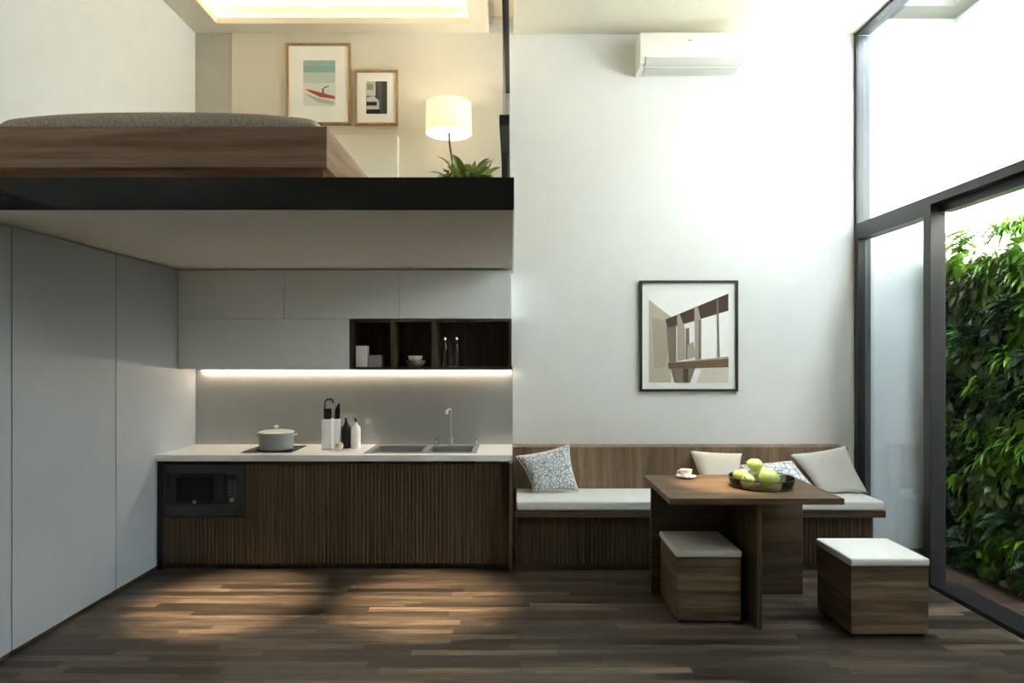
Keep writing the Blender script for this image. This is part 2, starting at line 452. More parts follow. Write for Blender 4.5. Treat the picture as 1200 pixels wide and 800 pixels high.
# ------------------------------------------------------------------ wall cabinets
DU = 5.116
def wall_cab(x0, x1, z0, z1, label):
    t = thing('wall_cabinet', label, 'cabinet', ((x0+x1)/2, DU+.15, z0), 'pale grey handleless wall cabinets')
    obj('carcass', bx(x0+.001, x1-.001, DU+.02, DB-.004, z0+.001, z1-.001), M['cab'], t)
    obj('door', bx(x0+.002, x1-.002, DU, DU+.019, z0+.002, z1-.002, bev=.001), M['cab'], t)
za, zb, zc = 1.502, 1.905, 2.296
xs = [X(208.5, DU), X(333, DU), X(468, DU), X(599.5, DU)]
wall_cab(xs[0], xs[1], zb, zc, 'top row grey wall cabinet in the corner by the wardrobes')
wall_cab(xs[1], xs[2], zb, zc, 'middle of the three grey wall cabinets in the top row')
wall_cab(xs[2], xs[3], zb, zc, 'grey wall cabinet directly above the open dark shelf')
xsh = X(409.5, DU)
wall_cab(xs[0], xsh, za, zb, 'wide grey wall cabinet with lift-up front left of open shelf')
t = thing('open_shelf', 'dark wooden open shelf box with three compartments under the wall cabinets', 'shelf', ((xsh+xs[3])/2, DU+.15, za))
sx1 = xs[3]; th = .022
obj('top_board', bx(xsh, sx1, DU, DB-.004, zb-th-.004, zb-.004, bev=.001), M['shelfdark'], t)
obj('bottom_board', bx(xsh, sx1, DU, DB-.004, za, za+.016, bev=.001), M['shelfdark'], t)
obj('back_board', bx(xsh+th, sx1-th, DB-.016, DB-.004, za+.016, zb-th-.004), M['shelfdark'], t)
for a, b in ((xsh, xsh+th), (sx1-th, sx1)):
    obj('side_board', bx(a, b, DU, DB-.004, za+.016, zb-th-.004, bev=.001), M['shelfdark'], t)
for px in (460, 508.5):
    xx = X(px, DU); obj('divider', bx(xx-.018, xx+.018, DU+.004, DB-.016, za+.016, zb-th-.004, bev=.001), M['darkv'], t)
SZ = za+.0166
D_ = 5.20
# things on the shelf
def canister():
    xx = X(425, D_); bm = B()
    box(bm, X(418, D_), X(431.5, D_), D_-.04, D_+.05, SZ, Z(405, D_), bev=.006)
    tag(obj('canister', bm, M['ceramic'], origin=(xx, D_, SZ), smooth=True), 'tall white canister in the left compartment of the open shelf', 'canister')
    tag(obj('storage_box', bx(X(433, D_), X(448.5, D_), D_-.04, D_+.06, SZ, Z(416, D_), bev=.005), M['greyceramic'], origin=(X(441, D_), D_, SZ)),
        'low grey box beside the white canister in the open shelf', 'box')
canister()
bc = (X(487, D_), D_, SZ)
def bowl_prof(r, h, t=.006): return [(r*.5, 0), (r*.62, .004), (r*.93, h*.55), (r, h), (r-t, h), (r*.9-t, h*.55), (r*.5, .01), (0, .01)]
tag(obj('bowl', lathe(B(), bowl_prof(.082, .055), bc), M['greyceramic'], origin=bc, smooth=True), 'lower grey bowl of the nested pair in the middle compartment', 'bowl', 'bowls on the open shelf')
b2 = (bc[0], bc[1], SZ+.0405)
tag(obj('bowl', lathe(B(), bowl_prof(.062, .05), b2), M['ceramic'], origin=b2, smooth=True), 'upper pale bowl of the nested pair in the middle compartment', 'bowl', 'bowls on the open shelf')
def shelf_glass(px, lab):
    xx = X(px, D_)
    t = thing('glass_bottle', lab, 'bottle', (xx, D_, SZ), 'glass bottles on the open shelf')
    obj('bottle_body', lathe(B(), [(.024, 0), (.026, .006), (.026, .15), (.02, .18), (.012, .195), (.012, .21), (.009, .21), (.009, .195), (.017, .178), (.023, .15), (.023, .01), (0, .008)], (xx, D_, SZ), 24), M['smoke'], t, smooth=True)
    obj('stopper', lathe(B(), [(.008, .2), (.008, .212), (.015, .218), (.016, .232), (.009, .244), (0, .246)], (xx, D_, SZ), 20), M['chrome'], t, smooth=True)
shelf_glass(521.5, 'tall clear glass bottle next to the shelf divider in the right compartment')
shelf_glass(535, 'tall clear glass bottle standing in the middle of the right compartment')

# light bar under the wall cabinets
t = thing('led_light_bar', 'long warm light bar glowing under the wall cabinets', 'light bar', (X(418, 5.39), 5.39, 1.47))
obj('housing', bx(X(236, 5.39), -.012, 5.375, 5.408, 1.4855, 1.5015, bev=.002), M['plasticw'], t)
obj('diffuser', bx(X(237, 5.39), -.016, 5.378, 5.406, 1.4765, 1.4855, bev=.003), M['led'], t)

# ------------------------------------------------------------------ base units and worktop
DC, CT = 4.80, .862
FD = 4.815
WT = .045
zt = CT-WT                    # underside of the worktop
# worktop with the sink cut-out
sx0, sx1_, sy0, sy1 = -1.13, -.283, 4.90, 5.375
w = B()
for a in ((XL+.002, sx0, DC, DB-.01), (sx1_, .0, DC, DB-.01), (sx0, sx1_, DC, sy0), (sx0, sx1_, sy1, DB-.01)):
    box(w, a[0], a[1], a[2], a[3], zt, CT)
bmesh.ops.remove_doubles(w, verts=w.verts, dist=1e-5)
tag(obj('worktop', w, M['quartz'], origin=(-1.3, 5.1, zt)), 'white stone kitchen worktop running along the splashback', 'worktop')
pl = .045
px = lambda a: X(a, FD)
def base_unit(x0, x1, doors, label, end=False):
    t = thing('base_cabinet', label, 'cabinet', ((x0+x1)/2, 5.1, 0), 'fluted kitchen base cabinets')
    obj('carcass', bx(x0+.001, x1-.001, FD+.022, DB-.012, pl+.005, zt-.002 if not end else .64), M['shelfdark'], t)
    obj('plinth', bx(x0+.001, x1-.001, FD+.035, FD+.06, 0, pl+.004), M['shelfdark'], t)
    for a, b in doors:
        obj('door', flutes(B(), a+.0015, b-.0015, FD, FD+.021, pl, zt-.024), M['flute'], t)
    if end: obj('end_panel', bx(px(596)+.002, -.001, 4.745, DB-.012, 0, zt-.001, bev=.002), M['darkv'], t)
xm = px(287)
base_unit(xm, px(427), [(xm, px(357)), (px(357), px(427))], 'dark fluted base cabinet between microwave and sink')
base_unit(px(427), px(596), [(px(427), px(512)), (px(512), px(596))], 'dark fluted base cabinet under the sink', end=True)
# microwave unit
t = thing('microwave_cabinet', 'dark fluted base cabinet holding the built-in microwave', 'cabinet', ((XL+xm)/2, 5.1, 0), 'fluted kitchen base cabinets')
x0 = px(190)
obj('drawer', flutes(B(), x0+.002, xm-.002, FD, FD+.021, pl, Z(606, FD)), M['flute'], t)
obj('filler_panel', bx(XL+.006, x0, FD+.004, FD+.03, 0, zt-.004, bev=.001), M['blackplastic'], t)
obj('plinth', bx(x0, xm-.001, FD+.035, FD+.06, 0, pl+.004), M['shelfdark'], t)
obj('carcass', bx(x0, xm-.002, FD+.022, DB-.012, pl+.005, .405), M['shelfdark'], t)
obj('side_panel', bx(x0, x0+.012, FD+.03, DB-.012, .405, zt-.002), M['shelfdark'], t)
obj('side_panel', bx(xm-.012, xm-.002, FD+.03, DB-.012, .405, zt-.002), M['shelfdark'], t)
# microwave
fm = FD-.004
mz0, mz1 = Z(603.5, fm), Z(544, fm)
mx0, mx1 = X(191, fm)+.001, X(287, fm)-.001
t = thing('microwave', 'black built-in microwave at the wardrobe end of the kitchen counter', 'microwave', ((mx0+mx1)/2, 5.0, .406))
obj('housing', bx(x0+.014, xm-.014, FD+.03, 5.3, .407, mz1-.01), M['charcoal'], t)
fr = B()
ix0, ix1, iz0, iz1 = X(194, fm), X(279, fm), Z(591, fm), Z(554, fm)
for a in ((mx0, ix0, mz0, mz1), (ix1, mx1, mz0, mz1), (ix0, ix1, mz0, iz0), (ix0, ix1, iz1, mz1)):
    box(fr, a[0], a[1], fm, FD+.028, a[2], a[3], bev=.002)
obj('trim_frame', fr, M['charcoal'], t)
dr = obj('door', bx(ix0+.001, X(264.5, fm), fm+.004, FD+.028, iz0+.001, iz1-.001, bev=.003), M['blackplastic'], t)
obj('window', bx(X(206, fm), X(249.5, fm), fm+.0025, fm+.006, Z(586, fm), Z(560, fm), bev=.001), M['screen'], dr)
obj('emblem', lathe(B(), [(0, -.004), (.012, -.004), (.014, 0), (.014, .004), (0, .004)], (X(227.5, fm), fm+.002, Z(588, fm)), 20, 'Y'), M['steel'], dr, smooth=True)
cp = obj('control_panel', bx(X(265, fm), ix1-.001, fm+.004, FD+.028, iz0+.001, iz1-.001, bev=.002), M['charcoal'], t)
obj('display', bx(X(266.5, fm), X(277, fm), fm+.002, fm+.006, Z(560, fm), Z(556.5, fm)), M['screen'], cp)
for r in range(5):
    for q in range(2):
        a = X(267.5+q*5.2, fm); z = Z(562.5+r*4.1, fm)
        obj('button', bx(a, a+.024, fm+.001, fm+.006, z-.016, z, bev=.003), M['pad'], cp)
kn = B(); lathe(kn, [(0, -.014), (.014, -.014), (.017, -.010), (.019, .004), (0, .004)], (X(272, fm), fm+.002, Z(585.5, fm)), 24, 'Y')
obj('knob', kn, M['steel'], cp, smooth=True)

# sink
t = thing('sink', 'inset stainless steel double sink in the white worktop', 'sink', ((sx0+sx1_)/2, 5.14, .66))
def basin(bm, x0, x1, y0, y1, ztop, zbot, th=.004):
    box(bm, x0, x1, y0, y1, zbot-th, zbot)
    for a in ((x0-th, x0, y0-th, y1+th), (x1, x1+th, y0-th, y1+th), (x0, x1, y0-th, y0), (x0, x1, y1, y1+th)):
        box(bm, a[0], a[1], a[2], a[3], zbot-th, ztop)
mid = X(500, 5.1)
b1 = (sx0+.04, mid-.025, sy0+.03, sy1-.09); b2_ = (mid+.025, sx1_-.035, sy0+.03, sy1-.09)
r = B()
X0_, X1_, Y0_, Y1_ = sx0-.008, sx1_+.008, sy0-.008, sy1+.008
for a in ((X0_, b1[0], Y0_, Y1_), (b1[1], b2_[0], Y0_, Y1_), (b2_[1], X1_, Y0_, Y1_), (b1[0], b1[1], Y0_, b1[2]), (b1[0], b1[1], b1[3], Y1_), (b2_[0], b2_[1], Y0_, b2_[2]), (b2_[0], b2_[1], b2_[3], Y1_)):
    box(r, a[0], a[1], a[2], a[3], CT+.0005, CT+.004)
obj('rim', r, M['steel'], t)
for q in (b1, b2_):
    bb = B(); basin(bb, *q, CT+.001, .72)
    bo = obj('basin', bb, M['steel'], t)
    obj('drain', lathe(B(), [(.045, 0), (.045, .003), (.03, .004), (.028, .001), (0, .001)], ((q[0]+q[1])/2, (q[2]+q[3])/2, .72), 24), M['chrome'], bo, smooth=True)
# faucet
fx, fy = X(528, 5.32), 5.325
zr = CT+.004
t = thing('faucet', 'slim chrome faucet rising behind the sink', 'faucet', (fx, fy, zr))
obj('base', lathe(B(), [(.03, 0), (.03, .006), (.024, .010), (.022, .055), (.018, .065), (0, .066)], (fx, fy, zr), 24), M['steel'], t, smooth=True)
zz = Z(479, fy)
obj('riser', tube(B(), [(fx, fy, zr+.06), (fx, fy, zz-.03)], .0105, 14), M['steel'], t, smooth=True)
obj('spout', tube(B(), [(fx, fy, zz-.032), (fx, fy, zz-.014), (fx, fy-.006, zz-.005), (fx-.004, fy-.02, zz), (fx-.015, fy-.16, zz-.004), (fx-.016, fy-.175, zz-.012), (fx-.016, fy-.178, zz-.028)], .010, 12), M['steel'], t, smooth=True)
obj('lever', tube(B(), [(fx+.018, fy, zr+.045), (fx+.04, fy, zr+.05), (fx+.085, fy-.01, zr+.068)], [.010, .007, .006], 10), M['steel'], t, smooth=True)
def dispenser(pxx, lab, h):
    xx = X(pxx, 5.33)
    t = thing('soap_dispenser', lab, 'soap dispenser', (xx, 5.33, zr))
    obj('collar', lathe(B(), [(.019, 0), (.019, .005), (.009, .008), (.008, h*.6), (0, h*.6)], (xx, 5.33, zr), 20), M['chrome'], t, smooth=True)
    obj('pump_head', tube(B(), [(xx, 5.33, zr+h*.6), (xx, 5.33, zr+h*.85), (xx, 5.322, zr+h), (xx, 5.28, zr+h), (xx, 5.265, zr+h*.9)], [.010, .011, .011, .008, .006], 12), M['chrome'], t, smooth=True)
dispenser(512, 'small shiny chrome soap pump left of the faucet', .05)
dispenser(558, 'small shiny chrome pump at the right end of the sink', .05)

# hob and pot
hx0, hx1, hy0, hy1 = -2.085, -1.70, 4.92, 5.30
t = thing('hob', 'black glass hob set flush in the white worktop', 'hob', ((hx0+hx1)/2, (hy0+hy1)/2, CT))
obj('glass_plate', bx(hx0, hx1, hy0, hy1, CT+.0005, CT+.006, bev=.002), M['hob'], t)
obj('cooking_zone', lathe(B(), [(.148, 0), (.148, .0006), (.145, .0006), (.145, 0)], (-1.888, 5.085, CT+.006), 48), M['charcoal'], t)
pc = (-1.872, 5.075, CT+.0067)
t = thing('cooking_pot', 'grey lidded cooking pot standing on the black hob', 'pot', pc)
obj('pot_body', lathe(B(), [(.112, 0), (.124, .006), (.130, .03), (.131, .128), (.134, .132), (.128, .132), (.126, .03), (.11, .008), (0, .008)], pc, 48), M['pot'], t, smooth=True)
ld = obj('lid', lathe(B(), [(.135, .1325), (.136, .140), (.11, .148), (.05, .154), (0, .156)], pc, 48), M['lid'], t, smooth=True)
obj('lid_knob', lathe(B(), [(.008, .154), (.008, .166), (.018, .172), (.02, .182), (.013, .19), (0, .192)], pc, 24), M['ceramic'], ld, smooth=True)
for s in (-1, 1):
    c0 = pc[0]+s*.129
    obj('handle', tube(B(), [(c0, pc[1]-.035, pc[2]+.112), (c0+s*.022, pc[1]-.03, pc[2]+.117), (c0+s*.032, pc[1], pc[2]+.118), (c0+s*.022, pc[1]+.03, pc[2]+.117), (c0, pc[1]+.035, pc[2]+.112)], .007, 10), M['lid'], t, smooth=True)

# jars, utensils, bottles
def crock(px0, px1, d, ytop, lab, w):
    xa, xb = X(px0, d), X(px1, d); h = Z(ytop, d)-CT
    bm = B(); r = w
    box(bm, xa, xb, d-r, d+r, CT+.0006, CT+.008, bev=.002)
    for a in ((xa, xa+.005, d-r, d+r), (xb-.005, xb, d-r, d+r), (xa+.005, xb-.005, d-r, d-r+.005), (xa+.005, xb-.005, d+r-.005, d+r)):
        box(bm, a[0], a[1], a[2], a[3], CT+.006, CT+h, bev=.001)
    return tag(obj('utensil_holder', bm, M['ceramic'], origin=((xa+xb)/2, d, CT), smooth=True), lab, 'utensil holder', 'utensil holders on the worktop')
d1, d2 = 5.12, 5.16
crock(378.5, 390, d1, 490.5, 'wide white square utensil holder on the worktop holding black utensils', .038)
crock(392, 398.5, d2, 490.5, 'narrow white utensil holder behind the cream ball', .024)
def utensil(name, lab, cat, d, pts, blade, yb0, yb1, wd, mat):
    t = thing(name, lab, cat, P(pts[0][0], pts[0][1], d), 'black kitchen utensils')
    obj('handle', tube(B(), [P(a, b, d) for a, b in pts], .0055, 8), mat, t, smooth=True)
    c0, c1 = P(blade, yb0, d), P(blade, yb1, d)
    bm = B(); hh = c0.z-c1.z; ol = [(-wd, hh*.96), (-wd*.8, hh), (wd*.8, hh), (wd, hh*.96), (wd*.96, hh*.45), (wd*.8, hh*.14), (wd*.45, 0), (-wd*.45, 0), (-wd*.8, hh*.14), (-wd*.96, hh*.45)]
    fa = [bm.verts.new((c0.x+a, d-.004, c1.z+b)) for a, b in ol]; fb = [bm.verts.new((c0.x+a, d+.004, c1.z+b)) for a, b in ol]
    bm.faces.new(fa); bm.faces.new(list(reversed(fb)))
    for k in range(len(ol)): bm.faces.new((fa[k], fb[k], fb[(k+1) % len(ol)], fa[(k+1) % len(ol)]))
    obj('head', bm, mat, t, smooth=True)
    return t
utensil('spatula', 'broad black spatula in the wide white utensil holder', 'spatula', d1-.012, [(384, 519.5), (384, 492)], 384, 478.5, 493, .031, M['blackplastic'])
t = thing('ladle', 'black hooked ladle handle above the wide white utensil holder', 'ladle', P(380.5, 519, d1+.012), 'black kitchen utensils')
obj('handle', tube(B(), [P(a, b, d1+.014) for a, b in ((380.5, 519), (380.5, 476), (381, 470.5), (383, 468), (388, 467.5), (390, 469), (390.3, 472))], [.006]*3+[.009]*4, 10), M['blackplastic'], t, smooth=True)
t = thing('knife', 'black bladed knife standing in the narrow white utensil holder', 'knife', P(395, 519, d2), 'black kitchen utensils')
obj('handle', tube(B(), [P(395, 519, d2), P(395.2, 490, d2)], .007, 8), M['blackplastic'], t, smooth=True)
bm = B()
pts = [(392.3, 491), (392.6, 480), (395, 475), (398.2, 471.5), (398.6, 482), (398.2, 491)]
fa = [bm.verts.new(P(a, b, d2)-Vector((0, .003, 0))) for a, b in pts]; fb = [bm.verts.new(P(a, b, d2)+Vector((0, .003, 0))) for a, b in pts]
bm.faces.new(fa); bm.faces.new(list(reversed(fb)))
for k in range(len(pts)): bm.faces.new((fa[k], fb[k], fb[(k+1) % len(pts)], fa[(k+1) % len(pts)]))
obj('blade', bm, M['blackplastic'], t)
def bottle(pxx, d, r, ysh, ytop, mat, capmat, lab):
    xx = X(pxx, d); h = Z(ysh, d)-CT
    t = thing('pump_bottle', lab, 'bottle', (xx, d, CT), 'soap bottles on the worktop')
    obj('bottle_body', lathe(B(), [(r*.92, .0008), (r, .005), (r, h*.8), (r*.85, h*.9), (r*.45, h), (r*.36, h+.012), (r*.36, h+.02), (0, h+.02)], (xx, d, CT), 32), mat, t, smooth=True)
    obj('pump', tube(B(), [(xx, d, CT+h+.0205), (xx, d, CT+h+.04), (xx, d-.004, CT+h+.047), (xx, d-.035, CT+h+.047)], [.010, .008, .009, .006], 12), capmat, t, smooth=True)
bottle(405.5, 5.19, .039, 497, 486.5, M['blackplastic'], M['blackplastic'], 'black pump bottle between the utensils and the white bottle')
bottle(417, 5.17, .039, 497, 486.5, M['ceramic'], M['blackplastic'], 'white pump bottle with black top beside the black bottle')
bc_ = (X(397.5, 5.05), 5.05, CT)
tag(obj('ornament', lathe(B(), [(0, 0), (.018, .003), (.03, .02), (.033, .035), (.028, .055), (.012, .066), (0, .067)], bc_, 24), M['cream'], origin=bc_, smooth=True), 'small cream rounded ornament in front of the black bottle', 'ornament')

# ------------------------------------------------------------------ bench
bx0, bx1 = .012, 2.77
t = thing('bench', 'long dark wooden built-in bench with wood backrest under the framed picture', 'bench', (1.4, 5.1, 0))
obj('seat_board', bx(bx0, bx1, 4.745, 5.225, .407, .456, bev=.002), M['darkh'], t)
obj('front_panel', flutes(B(), bx0, 2.70, 4.785, 4.81, .05, .405, .031), M['flute'], t)
obj('body', bx(bx0, 2.69, 4.812, 5.40, .05, .405), M['darkv'], t)
obj('plinth', bx(bx0, 2.69, 4.80, 4.83, 0, .05), M['darkh'], t)
obj('backrest', bx(bx0-.004, 2.745, 5.235, 5.412, .407, .863, bev=.003), M['midv'], t)
def soft_slab(x0, x1, y0, y1, z0, z1, r):
    bm = box(B(), x0, x1, y0, y1, z0, z1, bev=r, seg=4)
    return bm
tag(obj('bench_cushion', soft_slab(.028, 2.765, 4.75, 5.232, .457, .527, .018), M['cushion'], origin=(1.4, 5, .457), smooth=True), 'long white seat cushion lying on the wooden bench', 'cushion')

def quad_pillow(name, TL, TR, BR, BL, th, mat, lab, pinch=.10, pipe=True):
    n = 22; c = [Vector(v) for v in (TL, TR, BR, BL)]
    nrm = (c[1]-c[3]).cross(c[2]-c[0]).normalized()
    if nrm.y > 0: nrm = -nrm
    cen = sum(c, Vector())/4
    def pos(u, v, s):
        uu = u*(1-pinch*(1-v*v)*abs(u)); vv = v*(1-pinch*(1-u*u)*abs(v))
        a, b = (uu+1)/2, (vv+1)/2
        p = c[3]*(1-a)*(1-b) + c[2]*a*(1-b) + c[0]*(1-a)*b + c[1]*a*b
        h = ((1-u**4)*(1-v**4))**.62*th/2
        return p + nrm*h*s
    bm = B(); g = {}
    for s in (1, -1):
        for i in range(n+1):
            for j in range(n+1):
                edge = i in (0, n) or j in (0, n)
                if s == -1 and edge: g[s, i, j] = g[1, i, j]; continue
                g[s, i, j] = bm.verts.new(pos(2*i/n-1, 2*j/n-1, s))
        for i in range(n):
            for j in range(n): bm.faces.new((g[s, i, j], g[s, i+1, j], g[s, i+1, j+1], g[s, i, j+1]))
    low = min(v.co.z for v in bm.verts)
    o = obj(name, bm, mat, origin=(cen.x, cen.y, low), smooth='all')
    if pipe:
        ring = [(2*i/n-1, -1) for i in range(n)] + [(1, 2*i/n-1) for i in range(n)] + [(1-2*i/n, 1) for i in range(n)] + [(-1, 1-2*i/n) for i in range(n+1)]
        obj('piping', tube(B(), [pos(u, v, 1) for u, v in ring], .0045, 6), M['piping'], o, smooth='all')
    return tag(o, lab, 'pillow', 'pillows on the bench')
quad_pillow('pillow', P(604.5, 534.5, 5.10), P(667, 520.5, 5.17), P(678, 575, 5.06), P(626, 577, 5.03), .10, M['vein'], 'grey and white branch patterned pillow at the kitchen end of the bench')
quad_pillow('pillow', P(808, 527.5, 5.19), P(869.5, 531, 5.19), P(866, 576, 5.08), P(826, 576, 5.08), .09, M['beige'], 'cream pillow on the bench directly behind the cup', .05, False)
quad_pillow('pillow', P(866, 545, 5.17), P(928, 540, 5.15), P(958, 575, 5.00), P(884, 580, 4.93), .07, M['vein2'], 'white leaf-print pillow slumped behind the fruit bowl', .04)
quad_pillow('pillow', P(925.5, 532, 5.16), P(991, 522, 5.13), P(1017, 577, 5.02), P(962, 579, 5.00), .10, M['greyc'], 'plain light grey pillow at the window end of the bench', .07, False)

# ------------------------------------------------------------------ table, stools and table things
TT = .781
t = thing('dining_table', 'brown wooden table with panel legs standing at the bench', 'table', (1.42, 4.1, 0))
obj('tabletop', bx(.910, 1.92, 3.70, 4.45, TT-.036, TT, bev=.002), M['tablew'], t)
obj('back_panel', bx(.935, 1.955, 4.31, 4.34, 0, TT-.036, bev=.002), M['darkh'], t)
obj('center_panel', bx(1.436, 1.466, 3.76, 4.31, 0, TT-.036, bev=.002), M['darkv'], t)

def stool(x0, x1, y0, y1, hb, hc, lab):
    t = thing('storage_stool', lab, 'stool', ((x0+x1)/2, (y0+y1)/2, 0), 'cube stools at the table')
    obj('stool_box', bx(x0, x1, y0, y1, .012, hb, bev=.006), M['midh'], t)
    obj('foot_plate', bx(x0+.015, x1-.015, y0+.015, y1-.015, 0, .012), M['blackplastic'], t)
    obj('seat_cushion', soft_slab(x0-.008, x1+.005, y0-.008, y1+.006, hb, hc, .016), M['cushion'], t, smooth=True)
stool(.990, 1.375, 3.846, 4.285, .395, .436, 'small cube stool with white cushion tucked under the table')
stool(1.940, 2.384, 3.665, 4.075, .400, .447, 'cube stool with white cushion standing by the window side of the table')

# cup and saucer
cc = (X(803.5, 4.34), 4.33, TT)
tag(obj('saucer', lathe(B(), [(.035, 0), (.04, .004), (.066, .014), (.067, .017), (.04, .008), (0, .007)], cc, 40), M['ceramic'], origin=cc, smooth=True), 'white saucer under the cup on the table', 'saucer')
cu = (cc[0], cc[1], TT+.0085)
t = thing('cup', 'small white cup on its saucer on the table', 'cup', cu)
obj('cup_body', lathe(B(), [(.022, 0), (.026, .003), (.037, .022), (.041, .05), (.0385, .05), (.034, .022), (.02, .006), (0, .006)], cu, 36), M['ceramic'], t, smooth=True)
obj('handle', tube(B(), [(cu[0]-.036, cu[1], cu[2]+.042), (cu[0]-.055, cu[1], cu[2]+.04), (cu[0]-.058, cu[1], cu[2]+.025), (cu[0]-.034, cu[1], cu[2]+.014)], .004, 8), M['ceramic'], t, smooth=True)

# fruit bowl
fc = (X(892, 4.05), 4.05, TT)
t = thing('fruit_bowl', 'shallow round smoky glass bowl of green fruit on the table', 'bowl', fc)
obj('glass_dish', lathe(B(), [(.175, 0), (.185, .004), (.192, .03), (.199, .062), (.195, .062), (.187, .03), (.18, .008), (0, .008)], fc, 56), M['smoke'], t, smooth=True)
rr = B(); tube(rr, [(fc[0]+.197*math.cos(2*PI*k/48), fc[1]+.197*math.sin(2*PI*k/48), TT+.062) for k in range(49)], .003, 6)
obj('rim', rr, M['rail'], t, smooth=True)
rr = B(); tube(rr, [(fc[0]+.183*math.cos(2*PI*k/48), fc[1]+.183*math.sin(2*PI*k/48), TT+.004) for k in range(49)], .0035, 6)
obj('base_ring', rr, M['rail'], t, smooth=True)
def fruit(loc, L, r, rx, ry, rz, lab):
    o = thing('green_fruit', lab, 'fruit', (0, 0, 0), 'green fruit in the bowl')
    prof = []
    for k in range(15):
        a = PI*k/14; z = -math.cos(a)*L/2
        rad = math.sin(a)*r*(1-.22*(z/(L/2)))
        prof.append((max(rad, 0 if k in (0, 14) else .001), z))
    b = lathe(B(), prof, (0, 0, 0), 28)
    for v in b.verts:
        k = 1+.035*math.sin(v.co.z*140+3*math.atan2(v.co.y, v.co.x))
        v.co.x *= k; v.co.y *= k
    obj('flesh', b, M['fruit'], o, smooth='all')
    obj('stem', tube(B(), [(0, 0, L/2-.004), (.002, 0, L/2+.008), (.006, .002, L/2+.018)], [.004, .003, .0035], 8), M['twig'], o, smooth=True)
    o.location = loc; o.rotation_euler = (rx, ry, rz)
zb_ = TT+.008
fruit((X(902, 3.99), 3.99, zb_+.058), .140, .052, 0, PI/2+.05, .25, 'largest green fruit lying at the front of the bowl')
fruit((X(869, 4.08), 4.075, zb_+.052), .112, .045, 0, -PI/2+.15, -.5, 'green fruit at the end of the bowl nearest the cup')
fruit((X(876, 3.965), 3.965, zb_+.050), .088, .038, .3, -1.2, .6, 'small green fruit at the front between the two larger ones')
fruit((X(894, 4.135), 4.135, zb_+.058), .112, .048, 0, 1.4, 1.2, 'green fruit at the back of the bowl before the leaf-print pillow')
fruit((X(884, 4.045), 4.045, zb_+.128), .10, .042, .2, 1.3, 2.5, 'green fruit heaped on top of the others in the bowl')

# ------------------------------------------------------------------ wall pictures
def flat_poly(bm, pts, y, idx, d):
    f = bm.faces.new([bm.verts.new((X(a, d), y, Z(b, d))) for a, b in pts]); f.material_index = idx
def framed(name, lab, x0, x1, y0, y1, fw, fmat, art, cols, group=None, DB=DB):
    ax0, ax1, az0, az1 = X(x0, DB), X(x1, DB), Z(y1, DB), Z(y0, DB)
    t = thing(name, lab, 'picture', ((ax0+ax1)/2, DB, az0), group)
    fr = B(); yb, yf = DB-.001, DB-.028
    for a in ((ax0, ax0+fw, az0, az1), (ax1-fw, ax1, az0, az1), (ax0+fw, ax1-fw, az0, az0+fw), (ax0+fw, ax1-fw, az1-fw, az1)):
        box(fr, a[0], a[1], yf, yb, a[2], a[3], bev=.0015)
    obj('frame', fr, fmat, t)
    obj('mat_board', bx(ax0+fw, ax1-fw, DB-.012, DB-.002, az0+fw, az1-fw), M['matte'], t)
    bm = B()
    for k, (pts, ci) in enumerate(art): flat_poly(bm, pts, DB-.0125-.0003*k, ci, DB)
    o = obj('print', bm, [plain(name+' ink '+str(i), cc_, .85, var=.02, nscale=25) for i, cc_ in enumerate(cols)], t)
    return t
def rc(a, b, c_, d): return [(a, c_), (b, c_), (b, d), (a, d)]
# large wall picture
art = [
 (rc(760, 853, 331.5+9, 448), 0),
 ([(760, 351), (771, 360), (786, 371), (786, 448), (760, 448)], 1),
 ([(764, 372), (784, 378), (785, 398), (779, 430), (766, 432)], 5),
 ([(780, 376), (785, 374), (787, 425), (784, 428)], 4),
 ([(779, 374.5), (853, 344), (853, 364), (793, 382), (783, 384)], 2),
 ([(784, 384), (792, 381), (792, 424), (785, 425)], 4),
 ([(793, 369), (796, 368), (802, 384), (803, 421), (793, 423)], 3),
 ([(803, 385), (807, 384), (808, 420), (803, 421)], 4),
 ([(805, 405), (812, 400), (815, 418), (805, 421)], 5),
 ([(813, 360), (817, 358.5), (821, 376), (820, 421), (814, 422)], 3),
 ([(818, 375), (821, 374), (821, 420), (818, 421)], 4),
 ([(839, 351), (841, 350), (843, 420), (840, 420)], 4),
 ([(782, 425), (853, 419), (853, 430), (783, 432)], 6),
 ([(782, 425), (853, 417.5), (853, 420), (800, 424)], 3),
 ([(786, 432), (814, 431), (808, 448), (790, 448)], 4),
 ([(800, 432), (806, 432), (806, 448), (800, 448)], 2),
 ([(822, 432), (853, 431), (853, 448), (816, 448)], 7),
]
framed('framed_picture', 'large black framed picture of a concrete building on the white living wall', 749.3, 864, 328.8, 458.3, .020, M['bframe'], art,
       [(250, 250, 247), (196, 186, 168), (78, 62, 52), (176, 164, 150), (128, 118, 106), (178, 166, 148), (112, 92, 70), (214, 204, 188)])
art = [
 (rc(356, 393.5, 71.5, 125), 0), (rc(356, 393.5, 71.5, 78), 1), (rc(356, 393.5, 78, 85.5), 2), (rc(356, 393.5, 85.5, 98), 6),
 ([(357, 109), (378, 116), (393, 120), (391, 123), (375, 121), (362, 114)], 5),
 ([(354, 104), (360, 104.5), (392, 113.5), (394, 117), (390, 119), (372, 115), (358, 110)], 7),
 ([(358, 105), (362, 105.5), (393, 113.5), (393, 117), (376, 114.5), (364, 109)], 3),
 ([(378, 111), (378, 104.5), (380, 104), (380.5, 112)], 4), ([(380, 103), (386, 101), (386, 102.2), (380, 104.5)], 4),
]
